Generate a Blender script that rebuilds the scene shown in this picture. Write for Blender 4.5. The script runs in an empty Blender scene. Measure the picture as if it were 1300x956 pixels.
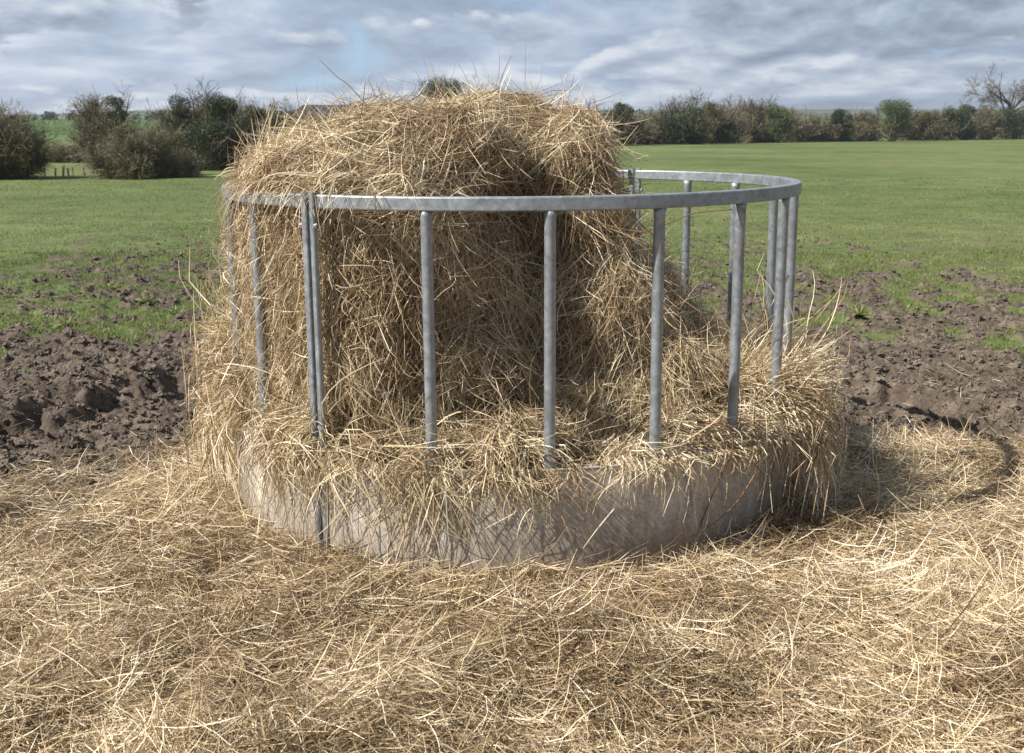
import bpy, math, random
import numpy as np
rng = np.random.default_rng(11)
random.seed(5)
sc = bpy.context.scene
col = sc.collection
R_ = math.radians

# ------------------------------------------------------------------ camera numbers
FPX, PITCH, CAMH = 1350.0, R_(11.27), 1.488
FD = np.array([0.006, 4.368]); RF = 1.14; HR = 1.289; HP = 0.4286

def ray(px, py):
    u = (px - 650) / FPX; v = -(py - 433.5) / FPX
    c, s = math.cos(PITCH), math.sin(PITCH)
    return np.array([u, c + v * s, -s + v * c])
def W(px, py, Y):
    d = ray(px, py); d = d * (Y / d[1]); return np.array([d[0], Y, CAMH + d[2]])
def yg(px, Yd):
    "x position on flat ground for a pixel column at distance Yd"
    dep = Yd * math.cos(PITCH) + CAMH * math.sin(PITCH)
    return (px - 650) / FPX * dep

# ------------------------------------------------------------------ noise
_T = rng.random((64, 64, 64)).astype(np.float32)
def vn(p):
    p = np.asarray(p, dtype=np.float64)
    i = np.floor(p).astype(np.int64); f = p - i; f = f * f * (3 - 2 * f)
    i0 = i & 63; i1 = (i + 1) & 63
    x0, y0, z0 = i0[..., 0], i0[..., 1], i0[..., 2]; x1, y1, z1 = i1[..., 0], i1[..., 1], i1[..., 2]
    fx, fy, fz = f[..., 0], f[..., 1], f[..., 2]
    a = _T[x0, y0, z0] * (1 - fx) + _T[x1, y0, z0] * fx
    b = _T[x0, y1, z0] * (1 - fx) + _T[x1, y1, z0] * fx
    c = _T[x0, y0, z1] * (1 - fx) + _T[x1, y0, z1] * fx
    d = _T[x0, y1, z1] * (1 - fx) + _T[x1, y1, z1] * fx
    return ((a * (1 - fy) + b * fy) * (1 - fz) + (c * (1 - fy) + d * fy) * fz) * 2 - 1
def fbm(p, sc_, oc=4, off=0.0, g=.5):
    p = np.asarray(p) / sc_ + off; s = 0; a = 1; t = 0
    for k in range(oc):
        s = s + a * vn(p + 17.3 * k); t += a; a *= g; p = p * 2.03
    return s / t
def fbm2(x, y, sc_, oc=4, off=0.0, g=.5):
    return fbm(np.stack([x, y, np.zeros_like(x) + .37], -1), sc_, oc, off, g)
def sst(a, b, x):
    t = np.clip((x - a) / (b - a), 0, 1); return t * t * (3 - 2 * t)

# ------------------------------------------------------------------ mesh helpers
def tag(o, label=None, cat=None, group=None, kind=None):
    if label: o['label'] = label
    if cat: o['category'] = cat
    if group: o['group'] = group
    if kind: o['kind'] = kind
    return o
def empty(name, loc=(0, 0, 0), rot=(0, 0, 0)):
    o = bpy.data.objects.new(name, None); col.objects.link(o)
    o.location = loc; o.rotation_euler = rot; o.empty_display_size = .2
    return o
def npmesh(name, V, F, mats, parent=None, attrs=None, smooth=False, midx=None, loc=None):
    "V (n,3), F (m,k) or a list of such arrays"
    if not isinstance(F, list): F = [F]
    me = bpy.data.meshes.new(name)
    V = np.asarray(V, dtype=np.float32)
    me.vertices.add(len(V)); me.vertices.foreach_set('co', V.ravel())
    nl = sum(f.size for f in F); npoly = sum(len(f) for f in F)
    me.loops.add(nl); me.polygons.add(npoly)
    me.loops.foreach_set('vertex_index', np.concatenate([f.ravel() for f in F]).astype(np.int32))
    tot = np.concatenate([np.full(len(f), f.shape[1]) for f in F]).astype(np.int32)
    st = np.concatenate([[0], np.cumsum(tot)[:-1]]).astype(np.int32)
    me.polygons.foreach_set('loop_start', st)
    me.polygons.foreach_set('use_smooth', np.full(npoly, smooth))
    if midx is not None: me.polygons.foreach_set('material_index', np.asarray(midx, dtype=np.int32))
    for m in (mats if isinstance(mats, (list, tuple)) else [mats]):
        if m: me.materials.append(m)
    for k, a in (attrs or {}).items():
        at = me.attributes.new(k, 'FLOAT', 'POINT'); at.data.foreach_set('value', np.asarray(a, dtype=np.float32))
    me.update(calc_edges=True); me.validate()
    o = bpy.data.objects.new(name, me); col.objects.link(o)
    if parent: o.parent = parent
    if loc is not None: o.location = loc
    return o

def grow(root, d, L, K=5, grav=0.0, curl=1.0, kink=.2, fix=None):
    "polyline strands: root (n,3), direction d (n,3), length L (n)"
    n = len(root); d = d / np.linalg.norm(d, axis=1, keepdims=True)
    cv = rng.normal(size=(n, 3)); ds = (L / (K - 1))[:, None]
    kk = rng.integers(1, K, n); has = rng.random(n) < kink
    P = [root]; p = root
    g = np.asarray(grav, dtype=float).reshape(-1, 1) if np.ndim(grav) else grav
    for k in range(1, K):
        d = d + cv * curl * ds + np.array([0, 0, -1.0]) * g * ds
        m = has & (kk == k)
        d[m] += rng.normal(size=(m.sum(), 3)) * .7
        d = d / np.linalg.norm(d, axis=1, keepdims=True)
        q = p + d * ds
        if fix is not None:
            q = fix(q)
        p = q; P.append(p)
    return np.stack(P, 1)
def ribbons(P, w, rnd=None, flat=None, tip=.35):
    n, K, _ = P.shape
    T = np.gradient(P, axis=1); T /= np.linalg.norm(T, axis=2, keepdims=True) + 1e-9
    s = rng.normal(size=(n, 1, 3)) if flat is None else flat
    S = np.cross(T, np.broadcast_to(s, T.shape)); S /= np.linalg.norm(S, axis=2, keepdims=True) + 1e-9
    prof = np.interp(np.linspace(0, 1, K), [0, .15, .75, 1], [.7, 1, .9, tip])
    h = (w[:, None] * prof[None] * .5)[..., None]
    V = np.stack([P - S * h, P + S * h], 2).reshape(-1, 3)
    b = (np.arange(n) * K * 2)[:, None] + (np.arange(K - 1) * 2)[None]
    F = np.stack([b, b + 1, b + 3, b + 2], -1).reshape(-1, 4)
    if rnd is None: rnd = rng.random(n)
    return V, F, np.repeat(rnd, K * 2)
def merge(parts):
    Vs, Fs, As = [], [], []; o = 0
    for V, F, A in parts:
        Vs.append(V); Fs.append(F + o); As.append(A); o += len(V)
    return np.concatenate(Vs), np.concatenate(Fs), np.concatenate(As)
def tube(P, rad, seg=8, cap=True):
    P = np.asarray(P, float); n = len(P); rad = np.broadcast_to(rad, (n,))
    T = np.gradient(P, axis=0); T /= np.linalg.norm(T, axis=1, keepdims=True)
    up = np.array([0.13, 0.21, 1.0]) if abs(T[0, 2]) < .8 else np.array([1.0, .1, .05])
    A = np.cross(T, up); A /= np.linalg.norm(A, axis=1, keepdims=True); B = np.cross(T, A)
    a = np.linspace(0, 2 * math.pi, seg, endpoint=False)
    V = P[:, None] + rad[:, None, None] * (np.cos(a)[None, :, None] * A[:, None] + np.sin(a)[None, :, None] * B[:, None])
    V = V.reshape(-1, 3); F = []
    for i in range(n - 1):
        for j in range(seg):
            F.append([i * seg + j, i * seg + (j + 1) % seg, (i + 1) * seg + (j + 1) % seg, (i + 1) * seg + j])
    if cap:
        V = np.concatenate([V, P[:1], P[-1:]]); c0 = n * seg
        for j in range(seg):
            F.append([c0, (j + 1) % seg, j, j]); F.append([c0 + 1, (n - 1) * seg + j, (n - 1) * seg + (j + 1) % seg, (n - 1) * seg + (j + 1) % seg])
    return V, np.array(F)
def fixfaces(F):
    "split quads with a doubled corner into triangles"
    t = F[:, 2] == F[:, 3]
    return [f for f in (F[~t], F[t][:, :3]) if len(f)]

# ------------------------------------------------------------------ materials
def mat(name):
    m = bpy.data.materials.new(name); m.use_nodes = True
    nt = m.node_tree; nt.nodes.clear()
    out = nt.nodes.new('ShaderNodeOutputMaterial')
    return m, nt, out
def nd(nt, t, **k):
    n = nt.nodes.new(t)
    for a, b in k.items():
        if a.startswith('_'): setattr(n, a[1:], b)
    return n
def ramp(nt, stops, interp='LINEAR'):
    n = nt.nodes.new('ShaderNodeValToRGB'); cr = n.color_ramp; cr.interpolation = interp
    while len(cr.elements) < len(stops): cr.elements.new(.5)
    for e, (p, c) in zip(cr.elements, stops): e.position = p; e.color = (*c, 1)
    return n
def noise(nt, scale, detail=4, rough=.55, vec=None, dist=0.0):
    n = nt.nodes.new('ShaderNodeTexNoise'); n.inputs['Scale'].default_value = scale
    n.inputs['Detail'].default_value = detail; n.inputs['Roughness'].default_value = rough
    n.inputs['Distortion'].default_value = dist
    if vec is not None: nt.links.new(vec, n.inputs['Vector'])
    return n
def mathn(nt, op, a, b=None, clamp=False):
    n = nt.nodes.new('ShaderNodeMath'); n.operation = op; n.use_clamp = clamp
    for i, v in enumerate((a, b)):
        if v is None: continue
        if hasattr(v, 'is_linked') or hasattr(v, 'links'): nt.links.new(v, n.inputs[i])
        else: n.inputs[i].default_value = v
    return n.outputs[0]
def mixc(nt, fac, a, b, mode='MIX'):
    n = nt.nodes.new('ShaderNodeMix'); n.data_type = 'RGBA'; n.blend_type = mode
    for s, v in ((n.inputs[0], fac), (n.inputs[6], a), (n.inputs[7], b)):
        if hasattr(v, 'links'): nt.links.new(v, s)
        elif isinstance(v, tuple): s.default_value = (*v, 1)
        else: s.default_value = v
    return n.outputs[2]
def strand_mat(name, stops, transl=.25, rough=.5, patch=None, spec=.35):
    m, nt, out = mat(name)
    at = nd(nt, 'ShaderNodeAttribute'); at.attribute_name = 'rnd'
    rp = ramp(nt, stops); nt.links.new(at.outputs['Fac'], rp.inputs[0])
    c = rp.outputs[0]
    if patch:
        g = nd(nt, 'ShaderNodeNewGeometry')
        n = noise(nt, patch[0], 3, .6, g.outputs['Position'])
        r2 = ramp(nt, [(.38, patch[1]), (.62, patch[2])]); nt.links.new(n.outputs['Fac'], r2.inputs[0])
        c = mixc(nt, 1.0, c, r2.outputs[0], 'MULTIPLY')
    p = nd(nt, 'ShaderNodeBsdfPrincipled'); nt.links.new(c, p.inputs['Base Color'])
    p.inputs['Roughness'].default_value = rough; p.inputs['Specular IOR Level'].default_value = spec
    t = nd(nt, 'ShaderNodeBsdfTranslucent'); nt.links.new(c, t.inputs['Color'])
    mx = nd(nt, 'ShaderNodeMixShader'); mx.inputs[0].default_value = transl
    nt.links.new(p.outputs[0], mx.inputs[1]); nt.links.new(t.outputs[0], mx.inputs[2]); nt.links.new(mx.outputs[0], out.inputs[0])
    return m

HAY = [(0, (.10, .065, .037)), (.18, (.25, .175, .10)), (.46, (.50, .395, .245)), (.78, (.73, .62, .44)), (1, (.90, .84, .69))]
M_hay = strand_mat('dry hay', HAY, .15, .45, (3.0, (.82, .76, .70), (1.06, 1.05, 1.0)))
M_straw = strand_mat('trodden straw', HAY, .15, .45, (1.6, (.78, .72, .65), (1.10, 1.07, 1.02)))
M_grass = strand_mat('grass blades', [(0, (.090, .118, .036)), (.5, (.160, .200, .062)), (.9, (.245, .275, .11)), (1, (.40, .36, .21))], .3, .5, (.5, (.85, .9, .8), (1.1, 1.05, 1.0)))
M_leafdark = strand_mat('ivy leaves', [(0, (.016, .026, .010)), (.5, (.034, .052, .018)), (1, (.075, .095, .035))], .12, .45)
M_leafgreen = strand_mat('green leaves', [(0, (.030, .045, .014)), (.5, (.065, .092, .026)), (1, (.13, .16, .055))], .15, .5)
M_leafolive = strand_mat('olive leaves', [(0, (.048, .046, .020)), (.5, (.10, .095, .040)), (1, (.19, .17, .08))], .15, .55)
M_twig = strand_mat('bare twigs', [(0, (.070, .062, .036)), (.5, (.145, .125, .075)), (1, (.26, .225, .145))], .0, .7)
M_twigdark = strand_mat('dark twigs', [(0, (.040, .036, .020)), (.5, (.085, .075, .042)), (1, (.155, .135, .08))], .0, .7)
M_twiggreen = strand_mat('budding twigs', [(0, (.06, .055, .022)), (.5, (.115, .105, .042)), (1, (.19, .17, .08))], .1, .7)
M_brown = strand_mat('dock stems', [(0, (.13, .065, .032)), (1, (.24, .12, .055))], .05, .5)

def simple_noise_mat(name, c1, c2, scale=8, rough=.8, bump=.3, metallic=0.0, detail=6):
    m, nt, out = mat(name)
    g = nd(nt, 'ShaderNodeTexCoord')
    n = noise(nt, scale, detail, .6, g.outputs['Object'])
    rp = ramp(nt, [(.35, c1), (.65, c2)]); nt.links.new(n.outputs['Fac'], rp.inputs[0])
    p = nd(nt, 'ShaderNodeBsdfPrincipled'); nt.links.new(rp.outputs[0], p.inputs['Base Color'])
    p.inputs['Roughness'].default_value = rough; p.inputs['Metallic'].default_value = metallic
    b = nd(nt, 'ShaderNodeBump'); b.inputs['Strength'].default_value = bump; b.inputs['Distance'].default_value = .02
    nt.links.new(n.outputs['Fac'], b.inputs['Height']); nt.links.new(b.outputs[0], p.inputs['Normal'])
    nt.links.new(p.outputs[0], out.inputs[0])
    return m
M_bark = simple_noise_mat('bark', (.05, .04, .03), (.12, .10, .075), 9, .9, .6)
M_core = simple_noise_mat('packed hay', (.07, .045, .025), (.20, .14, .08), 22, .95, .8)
M_roof = simple_noise_mat('dark roof sheets', (.018, .018, .022), (.035, .034, .04), 2, .7, .2)
M_boards = simple_noise_mat('dark boards', (.05, .04, .035), (.09, .075, .06), 4, .85, .3)
M_post = simple_noise_mat('weathered post', (.30, .27, .21), (.50, .46, .38), 14, .9, .5)

def galv_mat():
    m, nt, out = mat('galvanised steel')
    g = nd(nt, 'ShaderNodeTexCoord')
    n1 = noise(nt, 30, 4, .6, g.outputs['Object'], .6); n2 = noise(nt, 5, 5, .6, g.outputs['Object'])
    v = nd(nt, 'ShaderNodeTexVoronoi'); v.inputs['Scale'].default_value = 70; nt.links.new(g.outputs['Object'], v.inputs['Vector'])
    r1 = ramp(nt, [(.3, (.215, .245, .27)), (.7, (.31, .345, .375))]); nt.links.new(n1.outputs['Fac'], r1.inputs[0])
    bw = nd(nt, 'ShaderNodeRGBToBW'); nt.links.new(v.outputs['Color'], bw.inputs[0]); c = mixc(nt, .16, r1.outputs[0], bw.outputs[0], 'OVERLAY')
    hs = nd(nt, 'ShaderNodeHueSaturation'); hs.inputs['Saturation'].default_value = .75; nt.links.new(c, hs.inputs['Color'])
    r2 = ramp(nt, [(.54, (1, 1, 1)), (.74, (.68, .63, .57))]); nt.links.new(n2.outputs['Fac'], r2.inputs[0])
    c = mixc(nt, 1.0, hs.outputs[0], r2.outputs[0], 'MULTIPLY')
    p = nd(nt, 'ShaderNodeBsdfPrincipled'); nt.links.new(c, p.inputs['Base Color'])
    p.inputs['Metallic'].default_value = .55
    rr = ramp(nt, [(.3, (.38,) * 3), (.7, (.60,) * 3)]); nt.links.new(n1.outputs['Fac'], rr.inputs[0]); nt.links.new(rr.outputs[0], p.inputs['Roughness'])
    b = nd(nt, 'ShaderNodeBump'); b.inputs['Strength'].default_value = .25; b.inputs['Distance'].default_value = .002
    nt.links.new(n1.outputs['Fac'], b.inputs['Height']); nt.links.new(b.outputs[0], p.inputs['Normal'])
    nt.links.new(p.outputs[0], out.inputs[0]); return m
M_galv = galv_mat()
def plate_mat():
    m, nt, out = mat('muddy galvanised sheet')
    g = nd(nt, 'ShaderNodeTexCoord')
    mp = nd(nt, 'ShaderNodeMapping'); mp.inputs['Scale'].default_value = (1, 1, .35); nt.links.new(g.outputs['Object'], mp.inputs[0])
    n1 = noise(nt, 9, 8, .68, mp.outputs[0], .5); n2 = noise(nt, 75, 6, .8, g.outputs['Object']); n3 = noise(nt, 2.2, 4, .6, g.outputs['Object'])
    r1 = ramp(nt, [(.30, (.28, .24, .19)), (.46, (.44, .40, .34)), (.66, (.60, .57, .51))]); nt.links.new(n1.outputs['Fac'], r1.inputs[0])
    r2 = ramp(nt, [(.38, (.62, .58, .54)), (.56, (1.05, 1.05, 1.05))]); nt.links.new(n2.outputs['Fac'], r2.inputs[0])
    c = mixc(nt, 1.0, r1.outputs[0], r2.outputs[0], 'MULTIPLY')
    # mud splashed on the lowest part and scratches
    sp = nd(nt, 'ShaderNodeSeparateXYZ'); nt.links.new(g.outputs['Object'], sp.inputs[0])
    zz = mathn(nt, 'ADD', sp.outputs[2], mathn(nt, 'MULTIPLY', n3.outputs['Fac'], -.45))
    r3 = ramp(nt, [(.0, (1, 1, 1)), (.16, (0, 0, 0))]); nt.links.new(mathn(nt, 'ADD', zz, .12), r3.inputs[0])
    c = mixc(nt, mathn(nt, 'MULTIPLY', r3.outputs[0], .65), c, (.17, .125, .09))
    p = nd(nt, 'ShaderNodeBsdfPrincipled'); nt.links.new(c, p.inputs['Base Color'])
    p.inputs['Metallic'].default_value = .0; p.inputs['Roughness'].default_value = .7; p.inputs['Specular IOR Level'].default_value = .25
    b = nd(nt, 'ShaderNodeBump'); b.inputs['Strength'].default_value = .45; b.inputs['Distance'].default_value = .006
    nt.links.new(n1.outputs['Fac'], b.inputs['Height']); nt.links.new(b.outputs[0], p.inputs['Normal'])
    nt.links.new(p.outputs[0], out.inputs[0]); return m
M_plate = plate_mat()

def ground_mat():
    m, nt, out = mat('pasture ground')
    g = nd(nt, 'ShaderNodeNewGeometry'); pos = g.outputs['Position']
    ag = nd(nt, 'ShaderNodeAttribute'); ag.attribute_name = 'grassw'
    as_ = nd(nt, 'ShaderNodeAttribute'); as_.attribute_name = 'straww'
    # mud
    n1 = noise(nt, 7, 8, .65, pos); n2 = noise(nt, 45, 5, .7, pos)
    mud = ramp(nt, [(.28, (.048, .036, .027)), (.5, (.112, .087, .066)), (.72, (.21, .17, .132))]); nt.links.new(n1.outputs['Fac'], mud.inputs[0])
    r2 = ramp(nt, [(.35, (.75, .75, .75)), (.65, (1.15, 1.12, 1.1))]); nt.links.new(n2.outputs['Fac'], r2.inputs[0])
    mudc = mixc(nt, 1.0, mud.outputs[0], r2.outputs[0], 'MULTIPLY')
    # grass, broad patches + tussocks
    g1 = noise(nt, .07, 5, .6, pos); g2 = noise(nt, .9, 5, .7, pos); g3 = noise(nt, 9, 4, .7, pos)
    gr = ramp(nt, [(.36, (.080, .116, .034)), (.50, (.120, .150, .049)), (.64, (.162, .176, .070))]); nt.links.new(g1.outputs['Fac'], gr.inputs[0])
    gr2 = ramp(nt, [(.34, (.62, .70, .60)), (.62, (1.12, 1.1, 1.08))]); nt.links.new(g2.outputs['Fac'], gr2.inputs[0])
    gr3 = ramp(nt, [(.30, (.62, .66, .60)), (.62, (1.15, 1.12, 1.1))]); nt.links.new(g3.outputs['Fac'], gr3.inputs[0])
    gc = mixc(nt, 1.0, gr.outputs[0], gr2.outputs[0], 'MULTIPLY'); gc = mixc(nt, 1.0, gc, gr3.outputs[0], 'MULTIPLY')
    # bare specks in the sward
    sp1 = noise(nt, 3.2, 6, .75, pos); spr = ramp(nt, [(.53, (0, 0, 0)), (.61, (1, 1, 1))]); nt.links.new(sp1.outputs['Fac'], spr.inputs[0])
    sy = nd(nt, 'ShaderNodeSeparateXYZ'); nt.links.new(pos, sy.inputs[0])
    fy = nd(nt, 'ShaderNodeMapRange'); fy.inputs[1].default_value = 9; fy.inputs[2].default_value = 38; fy.inputs[3].default_value = .9; fy.inputs[4].default_value = .10
    nt.links.new(sy.outputs[1], fy.inputs[0])
    gc = mixc(nt, mathn(nt, 'MULTIPLY', spr.outputs[0], fy.outputs[0]), gc, (.15, .115, .08))
    # farther fields deeper green
    ff = nd(nt, 'ShaderNodeMapRange'); ff.inputs[1].default_value = 190; ff.inputs[2].default_value = 215; nt.links.new(sy.outputs[1], ff.inputs[0])
    gc = mixc(nt, ff.outputs[0], gc, (.050, .115, .020))
    # straw
    s1 = noise(nt, 28, 6, .75, pos, 1.5); s2 = noise(nt, 130, 3, .7, pos)
    st = ramp(nt, [(.32, (.075, .050, .030)), (.5, (.19, .135, .078)), (.7, (.34, .26, .155))]); nt.links.new(s1.outputs['Fac'], st.inputs[0])
    c = mixc(nt, ag.outputs['Fac'], mudc, gc); c = mixc(nt, as_.outputs['Fac'], c, st.outputs[0])
    p = nd(nt, 'ShaderNodeBsdfPrincipled'); nt.links.new(c, p.inputs['Base Color']); p.inputs['Roughness'].default_value = .88
    p.inputs['Specular IOR Level'].default_value = .25
    h = mathn(nt, 'ADD', mathn(nt, 'MULTIPLY', n1.outputs['Fac'], .8), mathn(nt, 'MULTIPLY', n2.outputs['Fac'], .3))
    b = nd(nt, 'ShaderNodeBump'); b.inputs['Strength'].default_value = .8; b.inputs['Distance'].default_value = .05
    nt.links.new(h, b.inputs['Height'])
    b2 = nd(nt, 'ShaderNodeBump'); b2.inputs['Strength'].default_value = .5; b2.inputs['Distance'].default_value = .06
    nt.links.new(g3.outputs['Fac'], b2.inputs['Height']); nt.links.new(b.outputs[0], b2.inputs['Normal'])
    nt.links.new(b2.outputs[0], p.inputs['Normal'])
    nt.links.new(p.outputs[0], out.inputs[0]); return m
M_ground = ground_mat()
def mud_mat():
    m, nt, out = mat('clod soil')
    g = nd(nt, 'ShaderNodeNewGeometry'); n1 = noise(nt, 7, 8, .65, g.outputs['Position']); n2 = noise(nt, 60, 5, .7, g.outputs['Position'])
    mud = ramp(nt, [(.28, (.052, .039, .029)), (.5, (.118, .092, .070)), (.72, (.21, .17, .133))]); nt.links.new(n1.outputs['Fac'], mud.inputs[0])
    p = nd(nt, 'ShaderNodeBsdfPrincipled'); nt.links.new(mud.outputs[0], p.inputs['Base Color']); p.inputs['Roughness'].default_value = .85
    b = nd(nt, 'ShaderNodeBump'); b.inputs['Strength'].default_value = .8; b.inputs['Distance'].default_value = .01
    nt.links.new(n2.outputs['Fac'], b.inputs['Height']); nt.links.new(b.outputs[0], p.inputs['Normal'])
    nt.links.new(p.outputs[0], out.inputs[0]); return m
M_mud = mud_mat()

# ------------------------------------------------------------------ terrain functions
def rr(x, y): return np.hypot(x - FD[0], y - FD[1])
def f_grass(x, y):
    r = rr(x, y); q = (r - 4.3 - .5 * sst(.5, 2, x)) / 2.5; q = np.where(q > 0, q * .62, q * 1.4)
    q = q + 1.8 * fbm2(x, y, .95, 4, 3.1) + 3.0 * fbm2(x, y, .22, 3, 9.0)
    return sst(-.25, .35, q) * sst(5.7, 6.4, y + .5 * fbm2(x, y, .3, 2, 4.0)) * sst(2.9, 3.6, r)
def f_straw(x, y):
    edge = np.interp(x, [-5, -2.6, -2.1, -1.65, -1.25, 0, 1.3, 2.2, 3.2, 5], [3.6, 3.75, 4.05, 4.5, 5.0, 5.2, 5.3, 5.0, 4.8, 4.4])
    d = y - edge + .45 * fbm2(x, y, .7, 4, 5.5)
    return 1 - sst(-.15, .35, d)
def f_h(x, y):
    r = rr(x, y)
    g = f_grass(x, y); s = f_straw(x, y)
    z = .02 * fbm2(x, y, 2.5, 3, 2.0) * sst(1.5, 4, r)
    near = 1 - sst(9, 22, y)
    # broken-up soil
    b = 1 - 2 * np.abs(fbm2(x, y, .34, 5, 1.7, .6)); b2 = np.abs(fbm2(x, y, .13, 3, 8.2, .6))
    amp = (1 - g) * (1 - s * .8) * sst(1.2, 2.0, r) * near
    z = z + amp * (.038 * (b - .6) + .050 * b2 + .045 * np.abs(fbm2(x, y, .07, 3, 2.9, .8)) + .020 * fbm2(x, y, .04, 1, 6.9))
    z = z + near * g * .018 * fbm2(x, y, .2, 3, 4.4)
    # trampled ring: a broken ledge about 2.4 m out, behind and beside the feeder
    rl = r + .45 * fbm2(x, y, .8, 3, 6.6) + .22 * fbm2(x, y, .17, 2, 1.6)
    rl = rl + .10 * fbm2(x, y, .06, 2, 2.6)
    led = sst(2.30, 2.58, rl) * sst(4.2, 5.3, y)
    hole = np.exp(-((rl - 2.28) / .16) ** 2) * sst(4.6, 5.3, y)
    z = z + .08 * led * near - .05 * hole
    # straw bedding: mound against the plate, hummocks
    mound = np.exp(-np.clip(r - RF, 0, 9) / .30) * (r > RF - .03)
    z = z + s * (.012 + .060 * mound + .10 * (fbm2(x, y, .38, 3, 7.7) + .10) * sst(1.0, 1.35, r) + .022 * fbm2(x, y, .12, 2, 3.3))
    return z + .0
def f_far(x, y):
    z = 4.6 * sst(182, 330, y + x * .1)
    z = z - 8 * sst(500, 800, y)
    return z + .25 * fbm2(x, y, 60, 2, 1.0) * sst(30, 120, y)

# ground sheet
def axis(dense, lo, hi, step, grow_, far_lo, far_hi):
    mid = list(np.arange(lo, hi + 1e-6, step)); a = []; s = step; v = lo
    while v > far_lo: s *= grow_; v -= s; a.append(v)
    b = []; s = step; v = hi
    while v < far_hi: s *= grow_; v += s; b.append(v)
    return np.array(a[::-1] + mid + b)
xs = axis(0, -4.4, 4.4, .019, 1.09, -2500, 2500)
ys = axis(0, 2.0, 9.0, .019, 1.03, -60, 2600)
X, Y = np.meshgrid(xs, ys)
Z = f_h(X, Y) + f_far(X, Y)
V = np.stack([X, Y, Z], -1).reshape(-1, 3)
ny, nx = X.shape
i = (np.arange(ny - 1)[:, None] * nx + np.arange(nx - 1)[None]).ravel()
F = np.stack([i, i + 1, i + nx + 1, i + nx], -1)
thinX = sst(-1.25, -1.75, X + .35 * fbm2(X, Y, .5, 3, 21.)) * sst(3.35, 3.9, Y + .4 * fbm2(X, Y, .6, 3, 15.))
ground = npmesh('ground', V, F, M_ground, attrs={'grassw': f_grass(X, Y).ravel(), 'straww': (f_straw(X, Y) * (1 - .9 * thinX)).ravel()}, smooth=True)
tag(ground, 'churned muddy pasture ground with grass beyond and straw in front', kind='structure')

# hills far behind
def hills_mat():
    m, nt, out = mat('far hill')
    g = nd(nt, 'ShaderNodeNewGeometry')
    mp = nd(nt, 'ShaderNodeMapping'); mp.inputs['Scale'].default_value = (.012, .03, .05); nt.links.new(g.outputs['Position'], mp.inputs[0])
    n = noise(nt, 1.0, 5, .6, mp.outputs[0])
    rp = ramp(nt, [(.40, (.035, .050, .032)), (.52, (.075, .085, .05)), (.6, (.10, .12, .05))], 'LINEAR'); nt.links.new(n.outputs['Fac'], rp.inputs[0])
    p = nd(nt, 'ShaderNodeBsdfPrincipled'); p.inputs['Roughness'].default_value = 1; nt.links.new(rp.outputs[0], p.inputs['Base Color'])
    nt.links.new(p.outputs[0], out.inputs[0]); return m
hx = np.linspace(-1500, 1500, 260); hy = np.linspace(620, 1500, 40)
HX, HY = np.meshgrid(hx, hy)
ridge = np.interp(HX[0], [-1500, -430, -330, -300, -250, -150, 0, 300, 600, 1500], [12, 13.5, 17.2, 18.8, 18.2, 17.0, 17.5, 19, 17.5, 14])
HZ = -5 + (ridge[None] + 5) * sst(620, 950, HY) * (1 - .9 * sst(1000, 1500, HY)) + 1.0 * fbm2(HX, HY, 90, 4, 2.2)
nyh, nxh = HX.shape
i = (np.arange(nyh - 1)[:, None] * nxh + np.arange(nxh - 1)[None]).ravel()
tag(npmesh('hills', np.stack([HX, HY, HZ], -1).reshape(-1, 3), np.stack([i, i + 1, i + nxh + 1, i + nxh], -1), hills_mat(), smooth=True),
    'low blue grey wooded hills on the horizon', kind='structure')

def gz(x, y):
    x = np.asarray(x, float); y = np.asarray(y, float)
    return f_h(x, y) + f_far(x, y)

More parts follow.
